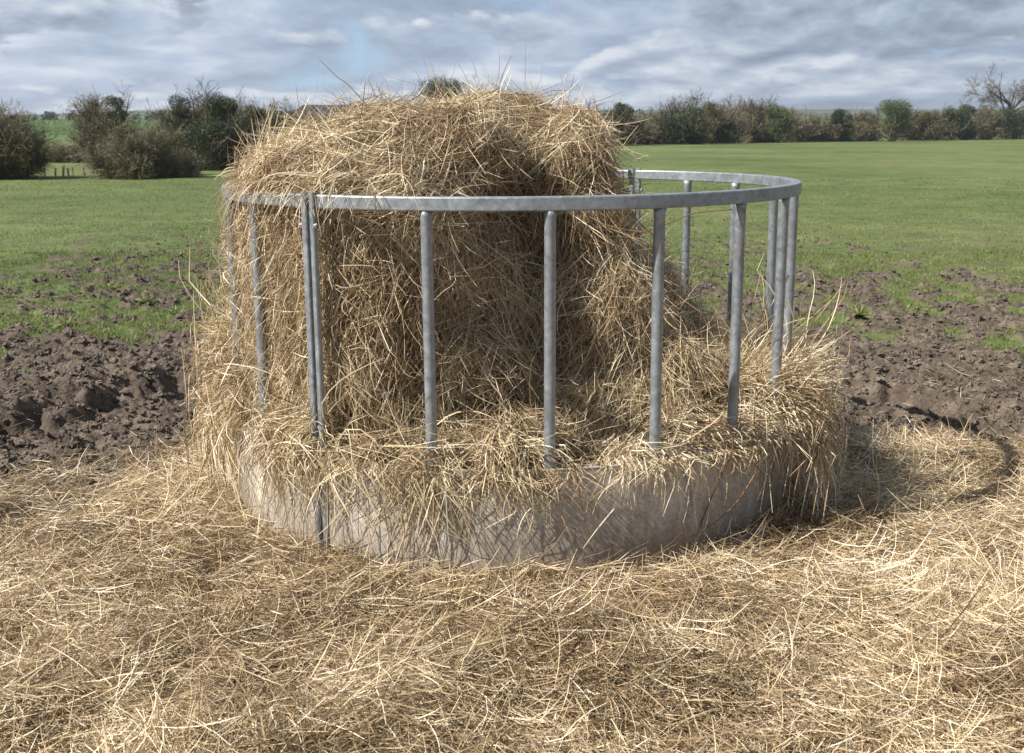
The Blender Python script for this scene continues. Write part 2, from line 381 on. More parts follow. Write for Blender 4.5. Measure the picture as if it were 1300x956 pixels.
# ------------------------------------------------------------------ mud clods
def clods(n):
    # low icosahedra, jittered
    t = (1 + 5 ** .5) / 2
    iv = np.array([(-1, t, 0), (1, t, 0), (-1, -t, 0), (1, -t, 0), (0, -1, t), (0, 1, t), (0, -1, -t), (0, 1, -t), (t, 0, -1), (t, 0, 1), (-t, 0, -1), (-t, 0, 1)], float)
    iv /= np.linalg.norm(iv[0])
    fc = np.array([(0, 11, 5), (0, 5, 1), (0, 1, 7), (0, 7, 10), (0, 10, 11), (1, 5, 9), (5, 11, 4), (11, 10, 2), (10, 7, 6), (7, 1, 8), (3, 9, 4), (3, 4, 2), (3, 2, 6), (3, 6, 8), (3, 8, 9), (4, 9, 5), (2, 4, 11), (6, 2, 10), (8, 6, 7), (9, 8, 1)])
    # one subdivision
    vs = list(map(tuple, iv)); cache = {}; nf = []
    def mid(a, b):
        k = (min(a, b), max(a, b))
        if k not in cache:
            m = (np.array(vs[a]) + np.array(vs[b])) / 2; m /= np.linalg.norm(m); vs.append(tuple(m)); cache[k] = len(vs) - 1
        return cache[k]
    for a, b, c in fc:
        x, y, z = mid(a, b), mid(b, c), mid(c, a); nf += [(a, x, z), (b, y, x), (c, z, y), (x, y, z)]
    iv = np.array(vs); fc = np.array(nf)
    x = rng.uniform(-4.6, 4.6, n * 4); y = 4.3 + 14 * rng.random(n * 4) ** 1.3
    w = (1 - f_grass(x, y)) * (1 - f_straw(x, y)) * (rr(x, y) > 1.5) + .05 + np.interp(y, [10, 13, 18], [.25, .14, .05]) * sst(.1, .4, fbm2(x, y, .5, 3, 41.))
    k = rng.random(n * 4) < w; x, y = x[k][:n], y[k][:n]; n = len(x)
    s = .005 + .017 * rng.random(n) ** 3.5
    sc3 = s[:, None] * rng.uniform(.6, 1.3, (n, 3)) * np.array([1, 1, .8])
    J = iv[None] * (1 + .30 * rng.normal(size=(n, len(iv), 1))) + .12 * rng.normal(size=(n, len(iv), 3))
    a = rng.uniform(0, 6.28, n); ca, sa = np.cos(a)[:, None], np.sin(a)[:, None]
    J = J * sc3[:, None]
    Vx = J[..., 0] * ca - J[..., 1] * sa; Vy = J[..., 0] * sa + J[..., 1] * ca
    z = gz(x, y)
    P = np.stack([Vx + x[:, None], Vy + y[:, None], J[..., 2] + (z + s * .35)[:, None]], -1).reshape(-1, 3)
    Fs = (fc[None] + (np.arange(n) * len(iv))[:, None, None]).reshape(-1, 3)
    o = npmesh('mud_clods', P, Fs, M_mud)
    tag(o, 'crumbled brown mud clods scattered over the trampled soil', 'mud', kind='stuff')
clods(30000)

# ------------------------------------------------------------------ feeder
feeder = empty('ring_feeder', (FD[0], FD[1], 0), (0, -.0059, 0))
tag(feeder, 'round galvanised steel cattle ring feeder with upright bars, standing on straw and full of hay', 'cattle feeder')
def arc_sweep(name, a0, a1, prof, m, n=60, closed=True, parent=feeder, smooth=False):
    "prof: list of (r, z)"
    A = np.radians(np.linspace(a0, a1, n)); prof = np.array(prof, float); k = len(prof)
    V = np.stack([prof[None, :, 0] * np.sin(A)[:, None], -prof[None, :, 0] * np.cos(A)[:, None], np.broadcast_to(prof[None, :, 1], (n, k))], -1).reshape(-1, 3)
    F = []
    for i in range(n - 1):
        for j in range(k):
            j2 = (j + 1) % k
            F.append([i * k + j, i * k + j2, (i + 1) * k + j2, (i + 1) * k + j])
    F = np.array(F); Fl = [F, np.array([list(range(k))[::-1]]), np.array([list(range((n - 1) * k, n * k))])]
    return npmesh(name, V, Fl, m, parent, smooth=smooth)
def rrect(r0, r1, z0, z1, c):
    return [(r0 + c, z0), (r1 - c, z0), (r1 - c * .3, z0 + c * .3), (r1, z0 + c), (r1, z1 - c), (r1 - c * .3, z1 - c * .3), (r1 - c, z1), (r0 + c, z1), (r0 + c * .3, z1 - c * .3), (r0, z1 - c), (r0, z0 + c), (r0 + c * .3, z0 + c * .3)]
J1, J2 = -34.6, 147.6
for a0, a1 in ((J1 + 1.15, J2 - 1.15), (J2 + 1.15, J1 + 360 - 1.15)):
    arc_sweep('top_rail', a0, a1, rrect(RF - .036, RF, HR - .045, HR, .005), M_galv, 90)
def plate(a0, a1):
    A = np.radians(np.linspace(a0, a1, 120)); zz = [-.02, .1, .2, .3, .38, HP - .012, HP - .003, HP]
    ro = [RF, RF, RF, RF, RF, RF + .001, RF + .003, RF + .002]; prof = []
    for z, r in zip(zz, ro): prof.append((r, z))
    for z, r in list(zip(zz, ro))[::-1]: prof.append((r - .005, z))
    prof = np.array(prof); k = len(prof)
    dent = .006 * fbm(np.stack([np.sin(A) * 2, np.cos(A) * 2, A * 0], -1), .5, 3)
    Z = np.broadcast_to(prof[None, :, 1], (120, k)); Rr = prof[None, :, 0] + dent[:, None] + .003 * fbm(np.stack([Z * 6, np.broadcast_to(A[:, None] * 4, Z.shape), Z * 0], -1), 1.0, 2)
    V = np.stack([Rr * np.sin(A)[:, None], -Rr * np.cos(A)[:, None], Z], -1).reshape(-1, 3)
    F = np.array([[i * k + j, i * k + (j + 1) % k, (i + 1) * k + (j + 1) % k, (i + 1) * k + j] for i in range(119) for j in range(k)])
    return npmesh('base_panel', V, [F, np.array([list(range(k))[::-1]]), np.array([list(range(119 * k, 120 * k))])], M_plate, feeder, smooth=False)
plate(J1 + .5, J2 - .5); plate(J2 + .5, J1 + 360 - .5)
bars = [-13.5, 6.0, 24.7, 43.0, 60.6, 77.6, 97.0, 114.7, 131.4] + [-53.2, -72.0, -90.5, -108.5, -126.5, -144.5, -162.5, -180.5, -196.5]
for a in bars:
    A = R_(a); r = RF - .0275
    zs = np.array([.10, .16, .30, .36, .45, .8, HR - .06, HR - .044])
    jx, jy = random.gauss(0, .002), random.gauss(0, .002)
    P = np.stack([r * math.sin(A) + jx * zs, -r * math.cos(A) + jy * zs, zs], -1)
    Vt, Ft = tube(P, np.array([.012, .019, .0185, .0185, .0185, .0185, .0185, .0215]), 20)
    npmesh('bar', Vt, fixfaces(Ft), M_galv, feeder, smooth=True)
def boxmesh(name, sx, sy, z0, z1, m, parent, ang, r, toff=0.0, bev=.003):
    "box: radial depth sx, tangential width sy at angle ang"
    c = bev
    pr = [(-sx / 2 + c, -sy / 2), (sx / 2 - c, -sy / 2), (sx / 2, -sy / 2 + c), (sx / 2, sy / 2 - c), (sx / 2 - c, sy / 2), (-sx / 2 + c, sy / 2), (-sx / 2, sy / 2 - c), (-sx / 2, -sy / 2 + c)]
    A = R_(ang); er = np.array([math.sin(A), -math.cos(A)]); et = np.array([math.cos(A), math.sin(A)])
    V = []
    for z in (z0, z1):
        for a, b in pr:
            p = er * (r + a) + et * (toff + b); V.append((p[0], p[1], z))
    F = np.array([[i, (i + 1) % 8, 8 + (i + 1) % 8, 8 + i] for i in range(8)])
    return npmesh(name, np.array(V), [F, np.array([list(range(8))[::-1]]), np.array([list(range(8, 16))])], m, parent)
for J in (J1, J2):
    for sgn, wdt in ((-1, .024), (1, .020)):
        fl = boxmesh('joint_flange', .020, wdt, .0, HR + .006, M_galv, feeder, J, RF + .002, sgn * (.006 + wdt / 2))
        for z in (HR - .10, HP - .10):
            A = R_(J); er = np.array([math.sin(A), -math.cos(A), 0]); et = np.array([math.cos(A), math.sin(A), 0])
            c = er * (RF + .004) + et * sgn * (.006 + wdt); c[2] = z
            Vt, Ft = tube([c - et * sgn * .003, c + et * sgn * .010], .009, 6)
            npmesh('bolt', Vt, fixfaces(Ft), M_galv, fl)

# ------------------------------------------------------------------ hay heap core
def superell(c, r, p=2.0, pz=2.0, res=36):
    th = np.linspace(0, 2 * math.pi, res, endpoint=False); ph = np.linspace(-math.pi / 2, math.pi / 2, res // 2 + 1)
    V = []
    for f in ph:
        for t in th:
            V.append((math.cos(f) * math.cos(t), math.cos(f) * math.sin(t), math.sin(f)))
    V = np.array(V)
    h = np.abs(V[:, 0]) ** p + np.abs(V[:, 1]) ** p; h = h ** (pz / p)
    k = (h + np.abs(V[:, 2]) ** pz) ** (1 / pz); V = V / k[:, None]
    n = res; m = len(ph); F = []
    for i in range(m - 1):
        for j in range(n): F.append([i * n + j, i * n + (j + 1) % n, (i + 1) * n + (j + 1) % n, (i + 1) * n + j])
    return V * np.array(r) + np.array(c), np.array(F)
def blob_union(parts, voxel=.028, smooth=6):
    Vs, Fs, o = [], [], 0
    for V, F in parts: Vs.append(V); Fs.append(F + o); o += len(V)
    ob = npmesh('tmp_union', np.concatenate(Vs), np.concatenate(Fs), M_core)
    md = ob.modifiers.new('r', 'REMESH'); md.mode = 'VOXEL'; md.voxel_size = voxel
    ms = ob.modifiers.new('s', 'SMOOTH'); ms.iterations = smooth; ms.factor = .6
    dg = bpy.context.evaluated_depsgraph_get(); ev = ob.evaluated_get(dg); me = ev.to_mesh()
    n = len(me.vertices); co = np.zeros(n * 3, np.float32); me.vertices.foreach_get('co', co); nn = np.zeros(n * 3, np.float32); me.vertices.foreach_get('normal', nn)
    me.calc_loop_triangles(); t = np.zeros(len(me.loop_triangles) * 3, np.int32); me.loop_triangles.foreach_get('vertices', t)
    ev.to_mesh_clear(); m0 = ob.data; bpy.data.objects.remove(ob); bpy.data.meshes.remove(m0)
    return co.reshape(-1, 3).astype(float), t.reshape(-1, 3), nn.reshape(-1, 3).astype(float)
def C(px, py, Yv): return W(px, py, Yv)
S = superell
parts = [
    S((-.42, 4.30, .70), (.56, .68, .76), 2.2, 2.5),          # the bale itself
    S(C(460, 232, 3.88), (.42, .40, .20), 2.2, 2.2),           # layer folded over toward the camera
    S(C(535, 190, 4.15), (.36, .50, .165), 2, 2.2),
    S(C(420, 232, 4.05), (.24, .34, .13), 2, 2.0),
    S(C(712, 222, 4.35), (.17, .34, .23), 2.2, 2.4),          # right lobe
    S(C(722, 310, 4.3), (.26, .36, .34), 2, 2.2),
    S(C(640, 300, 4.35), (.30, .36, .55), 2, 2.6),
    S(C(738, 400, 4.2), (.32, .42, .34), 2, 2.2),
    S(C(790, 475, 4.3), (.42, .58, .22), 2, 2.2),              # slipped hay to the right
    S(C(880, 505, 4.35), (.28, .42, .15), 2, 2.0),
    S(C(845, 455, 4.4), (.24, .42, .22), 2, 2.0),
    S(C(800, 400, 4.35), (.20, .38, .26), 2, 2.0),
    S(C(470, 390, 3.88), (.37, .42, .50), 2.3, 2.6),           # front bulge between the bars
    S(C(378, 410, 4.02), (.26, .42, .52), 2.2, 2.6),
    S((0, 4.37, .16), (1.10, 1.10, .20), 2, 5),                # hay filling the base
    S(C(965, 520, 4.2), (.20, .34, .12), 2, 2),
    S(C(350, 540, 3.85), (.28, .30, .18), 2, 2),
    S(C(610, 560, 3.6), (.30, .20, .09), 2, 2),
    S(C(575, 465, 3.95), (.30, .36, .27), 2, 2),
    S(C(690, 500, 4.05), (.34, .36, .20), 2, 2),
    S(C(352, 480, 3.92), (.22, .32, .36), 2, 2.3),
    S(C(500, 500, 3.75), (.28, .28, .22), 2, 2),
]
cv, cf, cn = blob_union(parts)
cv = cv + cn * (.075 * fbm(cv, .30, 3, 2.0) + .035 * fbm(cv, .10, 2, 5.0) - .01)[:, None]
# keep the heap behind the bars
dx, dy = cv[:, 0] - FD[0], cv[:, 1] - FD[1]; r = np.hypot(dx, dy); lim = np.where(cv[:, 2] > HR - .02, RF - .02, RF - .075)
k = np.minimum(1, lim / np.maximum(r, 1e-6)); cv[:, 0] = FD[0] + dx * k; cv[:, 1] = FD[1] + dy * k
cv[:, 2] = np.maximum(cv[:, 2], -.02)

def sample(nw, cond=None):
    a, b, c = cv[cf[:, 0]], cv[cf[:, 1]], cv[cf[:, 2]]
    cr = np.cross(b - a, c - a); ar = np.linalg.norm(cr, axis=1); nrm = cr / (ar[:, None] + 1e-12)
    cen = (a + b + c) / 3
    wgt = ar.copy()
    # what faces the photographer or the sky gets most of the strands, the hidden back fewer
    face = (nrm * (np.array([0, 0, 1.5]) - cen)).sum(1) > -.25
    wgt *= np.where(face, 1, .35); wgt *= np.where(cen[:, 2] < .12, .02, 1)
    idx = rng.choice(len(cf), nw, p=wgt / wgt.sum())
    u, v = rng.random(nw), rng.random(nw); m = u + v > 1; u[m], v[m] = 1 - u[m], 1 - v[m]
    p = a[idx] * (1 - u - v)[:, None] + b[idx] * u[:, None] + c[idx] * v[:, None]
    n = cn[cf[idx, 0]] * .5 + nrm[idx] * .5; n /= np.linalg.norm(n, axis=1, keepdims=True)
    return p, n
def keep_in(n):
    j = rng.random(n) ** 2
    def f(q):
        dx, dy = q[:, 0] - FD[0], q[:, 1] - FD[1]; r = np.hypot(dx, dy)
        lim = np.where(q[:, 2] > HR - .02, RF + .05 * j, RF - .05 + .05 * j)
        lim = np.where((q[:, 0] < -.75) & (q[:, 2] > .3) & (q[:, 2] < HR - .08), RF + .07 * j, lim)
        k = np.minimum(1, lim / np.maximum(r, 1e-6)); q[:, 0] = FD[0] + dx * k; q[:, 1] = FD[1] + dy * k
        return q
    return f
def bale_strands(n, lmin, lmax, wmin, wmax, out, messy, K=5, depth=(-.02, .025)):
    p, nn = sample(n)
    down = np.array([0, 0, -1.0]) - nn * (-nn[:, 2:3]); dn = np.linalg.norm(down, axis=1, keepdims=True)
    hor = np.cross(nn, np.array([0, 0, 1.0])); hl = np.linalg.norm(hor, axis=1, keepdims=True)
    hor = np.where(hl > .05, hor / np.maximum(hl, .05), np.array([1.0, 0, 0])); down = np.where(dn > .05, down / np.maximum(dn, .05), np.array([0, -1.0, 0]))
    z = p[:, 2]
    # top layers lie across and droop, the sides hang
    base = np.where(z > 1.22, .95, .15) + .25 * sst(.2, .5, p[:, 0]) * (z < 1.2)
    ang = base * (1 if True else 0) * np.sign(fbm(p, .8, 2, 4.0) + .15) + 1.7 * fbm(p, .26, 3, 9.0) + rng.normal(size=n) * messy
    t = down * np.cos(ang)[:, None] + hor * np.sin(ang)[:, None]
    flip = rng.random(n) < .35; t[flip] *= -1
    d = t + nn * (out * rng.normal(size=(n, 1)) + .06)
    L = rng.uniform(lmin, lmax, n) * (0.6 + .4 * rng.random(n))
    root = p + nn * rng.uniform(depth[0], depth[1], (n, 1)) - t * L[:, None] * .35
    grv = np.where(t[:, 2] > .3, .6, 1.6)
    P = grow(root, d, L, K, grv, 2.6, .38, keep_in(n))
    rn = np.clip(.5 + .26 * rng.normal(size=n) + .35 * fbm(p, .16, 3, 1.1), 0, 1)
    rn = np.where(rng.random(n) < .05, rng.uniform(.9, 1, n), rn)
    return ribbons(P, rng.uniform(wmin, wmax, n), rn)
BV = merge([
    bale_strands(70000, .06, .20, .0014, .0028, .18, .62),
    bale_strands(42000, .12, .34, .0015, .0030, .12, .50, 6, (0, .03)),
    bale_strands(5500, .10, .28, .0020, .0038, .14, .7, 6, (.005, .03)),
    bale_strands(450, .08, .18, .0015, .0028, .8, 1.0, 6, (0, .02)),
])
nb = len(cv)
V = np.concatenate([cv, BV[0]]); A = np.concatenate([np.zeros(nb), BV[2]])
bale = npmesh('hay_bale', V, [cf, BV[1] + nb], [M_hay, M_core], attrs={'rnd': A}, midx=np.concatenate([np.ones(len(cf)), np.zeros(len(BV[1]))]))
tag(bale, 'large shaggy heap of golden dry hay rising above the ring feeder rail', 'hay')

# ------------------------------------------------------------------ tufts hanging over the plate and through the bars
def tuft(label, th0, th1, n, L, zr, over=.05, drop=3.2, spread=.12, wd=(.0016, .0040), r0=.22, name='hay_tuft', clump=6, sg=1.0, tj=1.0):
    c = rng.uniform(th0, th1, clump); ci = rng.integers(0, clump, n); lf = rng.uniform(.45, 1.15, clump)[ci]; cz = rng.uniform(-.03, .03, clump)[ci]
    th = c[ci] + rng.normal(size=n) * (th1 - th0) / clump * .45 * sg
    th = np.radians(np.clip(th, th0 - 4, th1 + 4))
    er = np.stack([np.sin(th), -np.cos(th), np.zeros(n)], -1); et = np.stack([np.cos(th), np.sin(th), np.zeros(n)], -1)
    rs = RF - r0 * rng.random(n) - .02
    root = np.stack([FD[0] + er[:, 0] * rs, FD[1] + er[:, 1] * rs, rng.uniform(zr[0], zr[1], n) + cz], -1)
    ct = rng.normal(size=clump)[ci][:, None] * .35
    d = er * rng.uniform(.3, 1.1, (n, 1)) + et * (ct * tj + rng.normal(size=(n, 1)) * .55 * tj) + np.array([0, 0, 1.0]) * rng.uniform(-.3, .5, (n, 1))
    jm = rng.random(n) < .34
    root[jm, 2] = HP + rng.uniform(-.01, .07, jm.sum()); d[jm] = rng.normal(size=(jm.sum(), 3)) * np.array([1, 1, .35])
    Ls = rng.uniform(L[0], L[1], n) * lf; Ls[jm] = np.minimum(Ls[jm], .20) * rng.uniform(.5, 1, jm.sum()); off = over * rng.random(n) ** 1.3 + .008; fr = over + spread * rng.random(n) ** 1.5
    def fx(q):
        dx, dy = q[:, 0] - FD[0], q[:, 1] - FD[1]; r = np.hypot(dx, dy)
        low = q[:, 2] < HP + .004; need = RF + off
        m = low & (r < need) & (r > RF - .10); k = np.where(m, need / np.maximum(r, 1e-6), 1)
        far = r > RF + fr + .02; k = np.where(far, (RF + fr + .02) / np.maximum(r, 1e-6), k)
        q[:, 0] = FD[0] + dx * k; q[:, 1] = FD[1] + dy * k
        q[:, 2] = np.maximum(q[:, 2], gz(q[:, 0], q[:, 1]) + .004)
        return q
    P = grow(root, d, Ls, 9, drop / np.sqrt(Ls) * 1.1 * rng.uniform(.25, 1.3, n), 3.2, .5, fx)
    rn = np.clip(.56 + .27 * rng.normal(size=n) + rng.normal(size=clump)[ci] * .08, 0, 1)
    V, F, A = ribbons(P, rng.uniform(wd[0], wd[1], n), rn)
    o = npmesh(name, V, F, M_hay, attrs={'rnd': A})
    return tag(o, label, 'hay tuft', 'tufts of hay spilling over the feeder panel')
tuft('long pale hay tuft hanging down outside the far left bars to the ground', -106, -70, 3900, (.22, .62), (.36, .70), .08, 2.4, .10, r0=.16, clump=12, tj=.7)
tuft('bushy hay tuft sticking out left below the top rail', -100, -76, 800, (.12, .38), (.60, 1.10), .03, 1.5, .14, r0=.14, clump=10)
tuft('thick hay tuft draped over the panel just left of the double joint bar', -50, -37, 1500, (.16, .48), (.42, .54), .05, 3.4, .04, r0=.28, clump=7, tj=.45, sg=1.2)
tuft('hay tuft hanging between the two bars at the left end', -70, -56, 520, (.12, .34), (.42, .60), .05, 3.0, .03, r0=.18, clump=5, tj=.6)
tuft('thin stringy hay tuft falling to the ground just right of the double joint bar', -33, -21, 340, (.12, .52), (.42, .50), .04, 3.0, .03, r0=.16, clump=5)
tuft('long straight hay tuft reaching the ground below the centre left bar', -20, -11, 400, (.24, .56), (.42, .47), .03, 4.0, .02, r0=.20, clump=9, tj=.25, sg=1.6)
tuft('fluffy hay tuft heaped on the panel edge left of the centre bar', -7, 5, 1000, (.10, .32), (.41, .54), .03, 3.2, .03, r0=.24, clump=7, tj=.8, sg=1.5)
tuft('few loose hay stems dangling over the bare stretch of panel', 6, 20, 60, (.12, .36), (.42, .45), .03, 3.2, .03, r0=.10, clump=7)
tuft('sparse spiky hay tuft bent over the panel at the second bar from centre', 21, 31, 330, (.12, .36), (.42, .47), .04, 3.0, .03, r0=.18, clump=4)
tuft('hay tuft lying over the panel edge around the fourth bar', 33, 56, 1300, (.10, .30), (.42, .50), .05, 2.6, .04, r0=.34, clump=9)
tuft('big rounded hay tuft drooping over the right end of the panel', 58, 94, 7000, (.20, .58), (.43, .56), .13, 2.6, .08, r0=.30, clump=16, sg=1.3, tj=.7)
tuft('low hay tuft spilling over the panel at the right rear bars', 92, 128, 1300, (.12, .32), (.42, .48), .06, 2.8, .05, r0=.28, clump=10)
# over the top rail at the left
def rail_tuft():
    n = 300
    th = np.radians(rng.uniform(-66, -18, n)); er = np.stack([np.sin(th), -np.cos(th), np.zeros(n)], -1); et = np.stack([np.cos(th), np.sin(th), np.zeros(n)], -1)
    keep = rng.random(n) < sst(math.radians(-10), math.radians(-60), th) + .25; er, et, th = er[keep], et[keep], th[keep]; n = len(th)
    rs = RF - .05 - .06 * rng.random(n)
    root = np.stack([FD[0] + er[:, 0] * rs, FD[1] + er[:, 1] * rs, HR + rng.uniform(.0, .07, n)], -1)
    d = er * rng.uniform(.3, .8, (n, 1)) + et * rng.normal(size=(n, 1)) * .7 + np.array([0, 0, 1.0]) * rng.uniform(-.1, .4, (n, 1))
    Ls = rng.uniform(.10, .26, n)
    def fx(q):
        dx, dy = q[:, 0] - FD[0], q[:, 1] - FD[1]; r = np.hypot(dx, dy)
        m = (q[:, 2] < HR + .003) & (r > RF - .04) & (r < RF + .006); k = np.where(m, (RF + .006) / r, 1)
        q[:, 0] = FD[0] + dx * k; q[:, 1] = FD[1] + dy * k; return q
    P = grow(root, d, Ls, 8, rng.uniform(5, 11, n), .8, .1, fx)
    V, F, A = ribbons(P, rng.uniform(.0012, .003, n), np.clip(.62 + .2 * rng.normal(size=n), 0, 1))
    tag(npmesh('hay_tuft', V, F, M_hay, attrs={'rnd': A}), 'wispy hay stems hanging over the left part of the top rail', 'hay tuft', 'tufts of hay spilling over the feeder panel')
rail_tuft()

# ------------------------------------------------------------------ single stalks
def stalk(name, label, pts, w, m, cat='stalk', group=None, rnd=.5):
    P = np.array(pts, float); t = np.linspace(0, 1, len(P)); tt = np.linspace(0, 1, 14)
    Q = np.stack([np.interp(tt, t, P[:, k]) for k in range(3)], -1)
    Q[1:-1] = (Q[:-2] + Q[1:-1] * 2 + Q[2:]) / 4
    V, F = tube(Q, w * np.linspace(1, .55, 14), 5)
    o = npmesh(name, V, fixfaces(F), m, attrs={'rnd': np.full(len(V), rnd)}, smooth=True)
    return tag(o, label, cat, group)
stalk('dry_stalk', 'long thin dry stalk sticking up left from the top of the hay', [C(472, 140, 4.0), C(440, 105, 4.0), C(428, 98, 4.0), C(404, 74, 4.0)], .0022, M_twig, rnd=.9)
stalk('dry_stalk', 'short upright straw standing on top of the hay at the right', [C(713, 140, 4.0), C(718, 95, 4.0)], .0026, M_straw, rnd=.75)
stalk('dry_stalk', 'slanting straw leaning right across the upright straw on the hay top', [C(700, 132, 3.95), C(722, 116, 3.95), C(738, 99, 3.95)], .002, M_straw, rnd=.85)
stalk('brown_twig', 'bent reddish brown twig poking out of the hay right below the rail', [C(800, 300, 4.05), C(845, 285, 4.0), C(880, 270, 4.0), C(930, 266, 4.0)], .0032, M_brown, 'twig')
stalk('dock_stem', 'curled rusty brown stem hanging from the hay down the right panel', [C(885, 535, 3.42), C(925, 540, 3.40), C(934, 560, 3.40), C(925, 585, 3.41), C(905, 625, 3.41), C(890, 665, 3.42), C(880, 695, 3.42)], .0042, M_brown, 'stem')
stalk('dock_stem', 'rusty brown stem lying along the foot of the right panel', [C(960, 600, 3.42), C(935, 640, 3.40), C(900, 670, 3.36), C(860, 690, 3.30), C(820, 712, 3.26)], .0032, M_brown, 'stem')
stalk('dock_stem', 'thin orange brown stem hanging down the bare middle of the panel', [C(727, 585, 3.18), C(732, 605, 3.20), C(740, 650, 3.21), C(752, 700, 3.21)], .0026, M_brown, 'stem', rnd=.8)

# ------------------------------------------------------------------ straw on the ground
def ground_straw():
    out = []
    def layer(n, lmin, lmax, wmin, wmax, lift, tilt, ylo=1.7, yhi=6.2):
        x = rng.uniform(-3.3, 3.3, n * 3); y = ylo + (yhi - ylo) * rng.random(n * 3) ** 1.2
        w = f_straw(x, y) ** 1.5 + .03 * (y < 6)
        w *= np.where(rr(x, y) < RF + .01, 0, 1)
        thin = sst(-1.25, -1.75, x + .35 * fbm2(x, y, .5, 3, 21.)) * sst(3.35, 3.9, y + .4 * fbm2(x, y, .6, 3, 15.)); w *= 1 - .80 * thin
        w *= 1 - .6 * sst(4.3, 4.9, y) * sst(.05, .3, fbm2(x, y, .45, 3, 31.))
        w *= np.abs(x) < .62 * y + .5
        k = rng.random(n * 3) < w; x, y = x[k][:n], y[k][:n]; n = len(x)
        a = 3.0 * fbm2(x, y, .35, 3, 12.1) + rng.normal(size=n) * .8 + .3
        z = gz(x, y) + lift * rng.random(n) ** 2
        L = rng.uniform(lmin, lmax, n)
        d = np.stack([np.cos(a), np.sin(a), rng.normal(size=n) * tilt], -1)
        root = np.stack([x, y, z], -1) - d * L[:, None] * .5
        root[:, 2] = np.maximum(root[:, 2], gz(root[:, 0], root[:, 1]) + .001)
        def fx(q):
            g = gz(q[:, 0], q[:, 1]) + .002; q[:, 2] = np.maximum(q[:, 2], g)
            dx, dy = q[:, 0] - FD[0], q[:, 1] - FD[1]; r = np.hypot(dx, dy); k = np.where(r < RF + .008, (RF + .008) / np.maximum(r, 1e-3), 1)
            q[:, 0] = FD[0] + dx * k; q[:, 1] = FD[1] + dy * k; return q
        P = grow(root, d, L, 5, 1.2, 3.0, .32, fx)
        dirty = fbm2(x, y, .5, 3, 2.7)
        rn = np.clip(.48 + .29 * rng.normal(size=n) + .45 * dirty - .35 * sst(4.6, 5.6, y + .2 * np.abs(x) * (x < 0)) - .2 * sst(-1.2, -2.2, x) * sst(3.3, 4.2, y), 0, 1)
        rn = np.where(rng.random(n) < .04, rng.uniform(.85, 1, n), rn)
        out.append(ribbons(P, rng.uniform(wmin, wmax, n), rn))
    layer(135000, .03, .12, .0013, .0027, .02, .16)
    layer(72000, .06, .22, .0014, .0030, .05, .22)
    layer(3500, .10, .30, .0022, .0040, .07, .22)
    layer(1500, .08, .20, .0014, .0028, .05, .7)
    layer(60000, .010, .04, .0016, .0034, .03, .3)
    V, F, A = merge(out)
    tag(npmesh('loose_straw', V, F, M_straw, attrs={'rnd': A}), 'loose trodden golden straw covering the ground round the feeder', 'straw', kind='stuff')
ground_straw()

# ------------------------------------------------------------------ grass
def grass():
    out = []
    def blades(n, ylo, yhi, h, w, dens=1.0, pw=1.0):
        y = ylo + (yhi - ylo) * rng.random(n) ** pw; x = (rng.random(n) * 2 - 1) * (.60 * y + .6)
        g = f_grass(x, y); k = rng.random(n) < sst(.45, .95, g) * dens * np.where(y < 24, sst(-.40, .12, fbm2(x, y, .16, 3, 51.) + .5 * fbm2(x, y, .6, 2, 61.)), 1) + .01; x, y = x[k], y[k]; n = len(x)
        z = gz(x, y); a = rng.uniform(0, 6.28, n); ln = rng.uniform(.2, .9, n)
        clump = .6 + .7 * np.clip(fbm2(x, y, .25, 3, 1.9) + .4, 0, 1)
        hh = h * rng.uniform(.5, 1.2, n) * clump
        d = np.stack([np.cos(a) * ln, np.sin(a) * ln, np.ones(n)], -1)
        P = grow(np.stack([x, y, z - .004], -1), d, hh, 3, 4.0, 1.0, 0)
        out.append(ribbons(P, w * rng.uniform(.6, 1.3, n), np.clip(.5 + .22 * rng.normal(size=n) + .3 * fbm2(x, y, .6, 3, 8.8), 0, 1), tip=.15))
    blades(260000, 5.6, 12.5, .042, .0050)
    blades(80000, 12, 24, .034, .010, .7)
    blades(22000, 23, 34, .04, .02, .5)
    V, F, A = merge(out)
    tag(npmesh('grass', V, F, M_grass, attrs={'rnd': A}), 'short green pasture grass beyond the trampled mud', 'grass', kind='stuff')
grass()

# ------------------------------------------------------------------ weeds among the mud
def weed(px, Yd, s, label):
    x = yg(px, Yd); z = float(gz(x, Yd)); n = 9
    a = np.linspace(0, 6.28, n, endpoint=False) + rng.random(n); d = np.stack([np.cos(a), np.sin(a), rng.uniform(.5, 1.4, n)], -1)
    P = grow(np.zeros((n, 3)), d, s * rng.uniform(.7, 1.1, n), 5, 9, 1.0, 0)
    V, F, A = ribbons(P, np.full(n, s * .30), rng.uniform(.6, .9, n), flat=np.array([[[0, 0, 1.0]]]) + rng.normal(size=(n, 1, 3)) * .2, tip=.1)
    V2, F2, A2 = ribbons(grow(np.zeros((14, 3)), np.stack([rng.normal(size=14) * .5, rng.normal(size=14) * .5, np.ones(14)], -1), np.full(14, s * .8), 4, 3, 1, 0), np.full(14, s * .10), rng.uniform(.5, 1, 14), tip=.1)
    V, F, A = merge([(V, F, A), (V2, F2, A2)])
    o = npmesh('weed_plant', V, F, M_grass, attrs={'rnd': A}, loc=(x, Yd, z))
    tag(o, label, 'weed', 'leafy weeds growing in the churned mud')
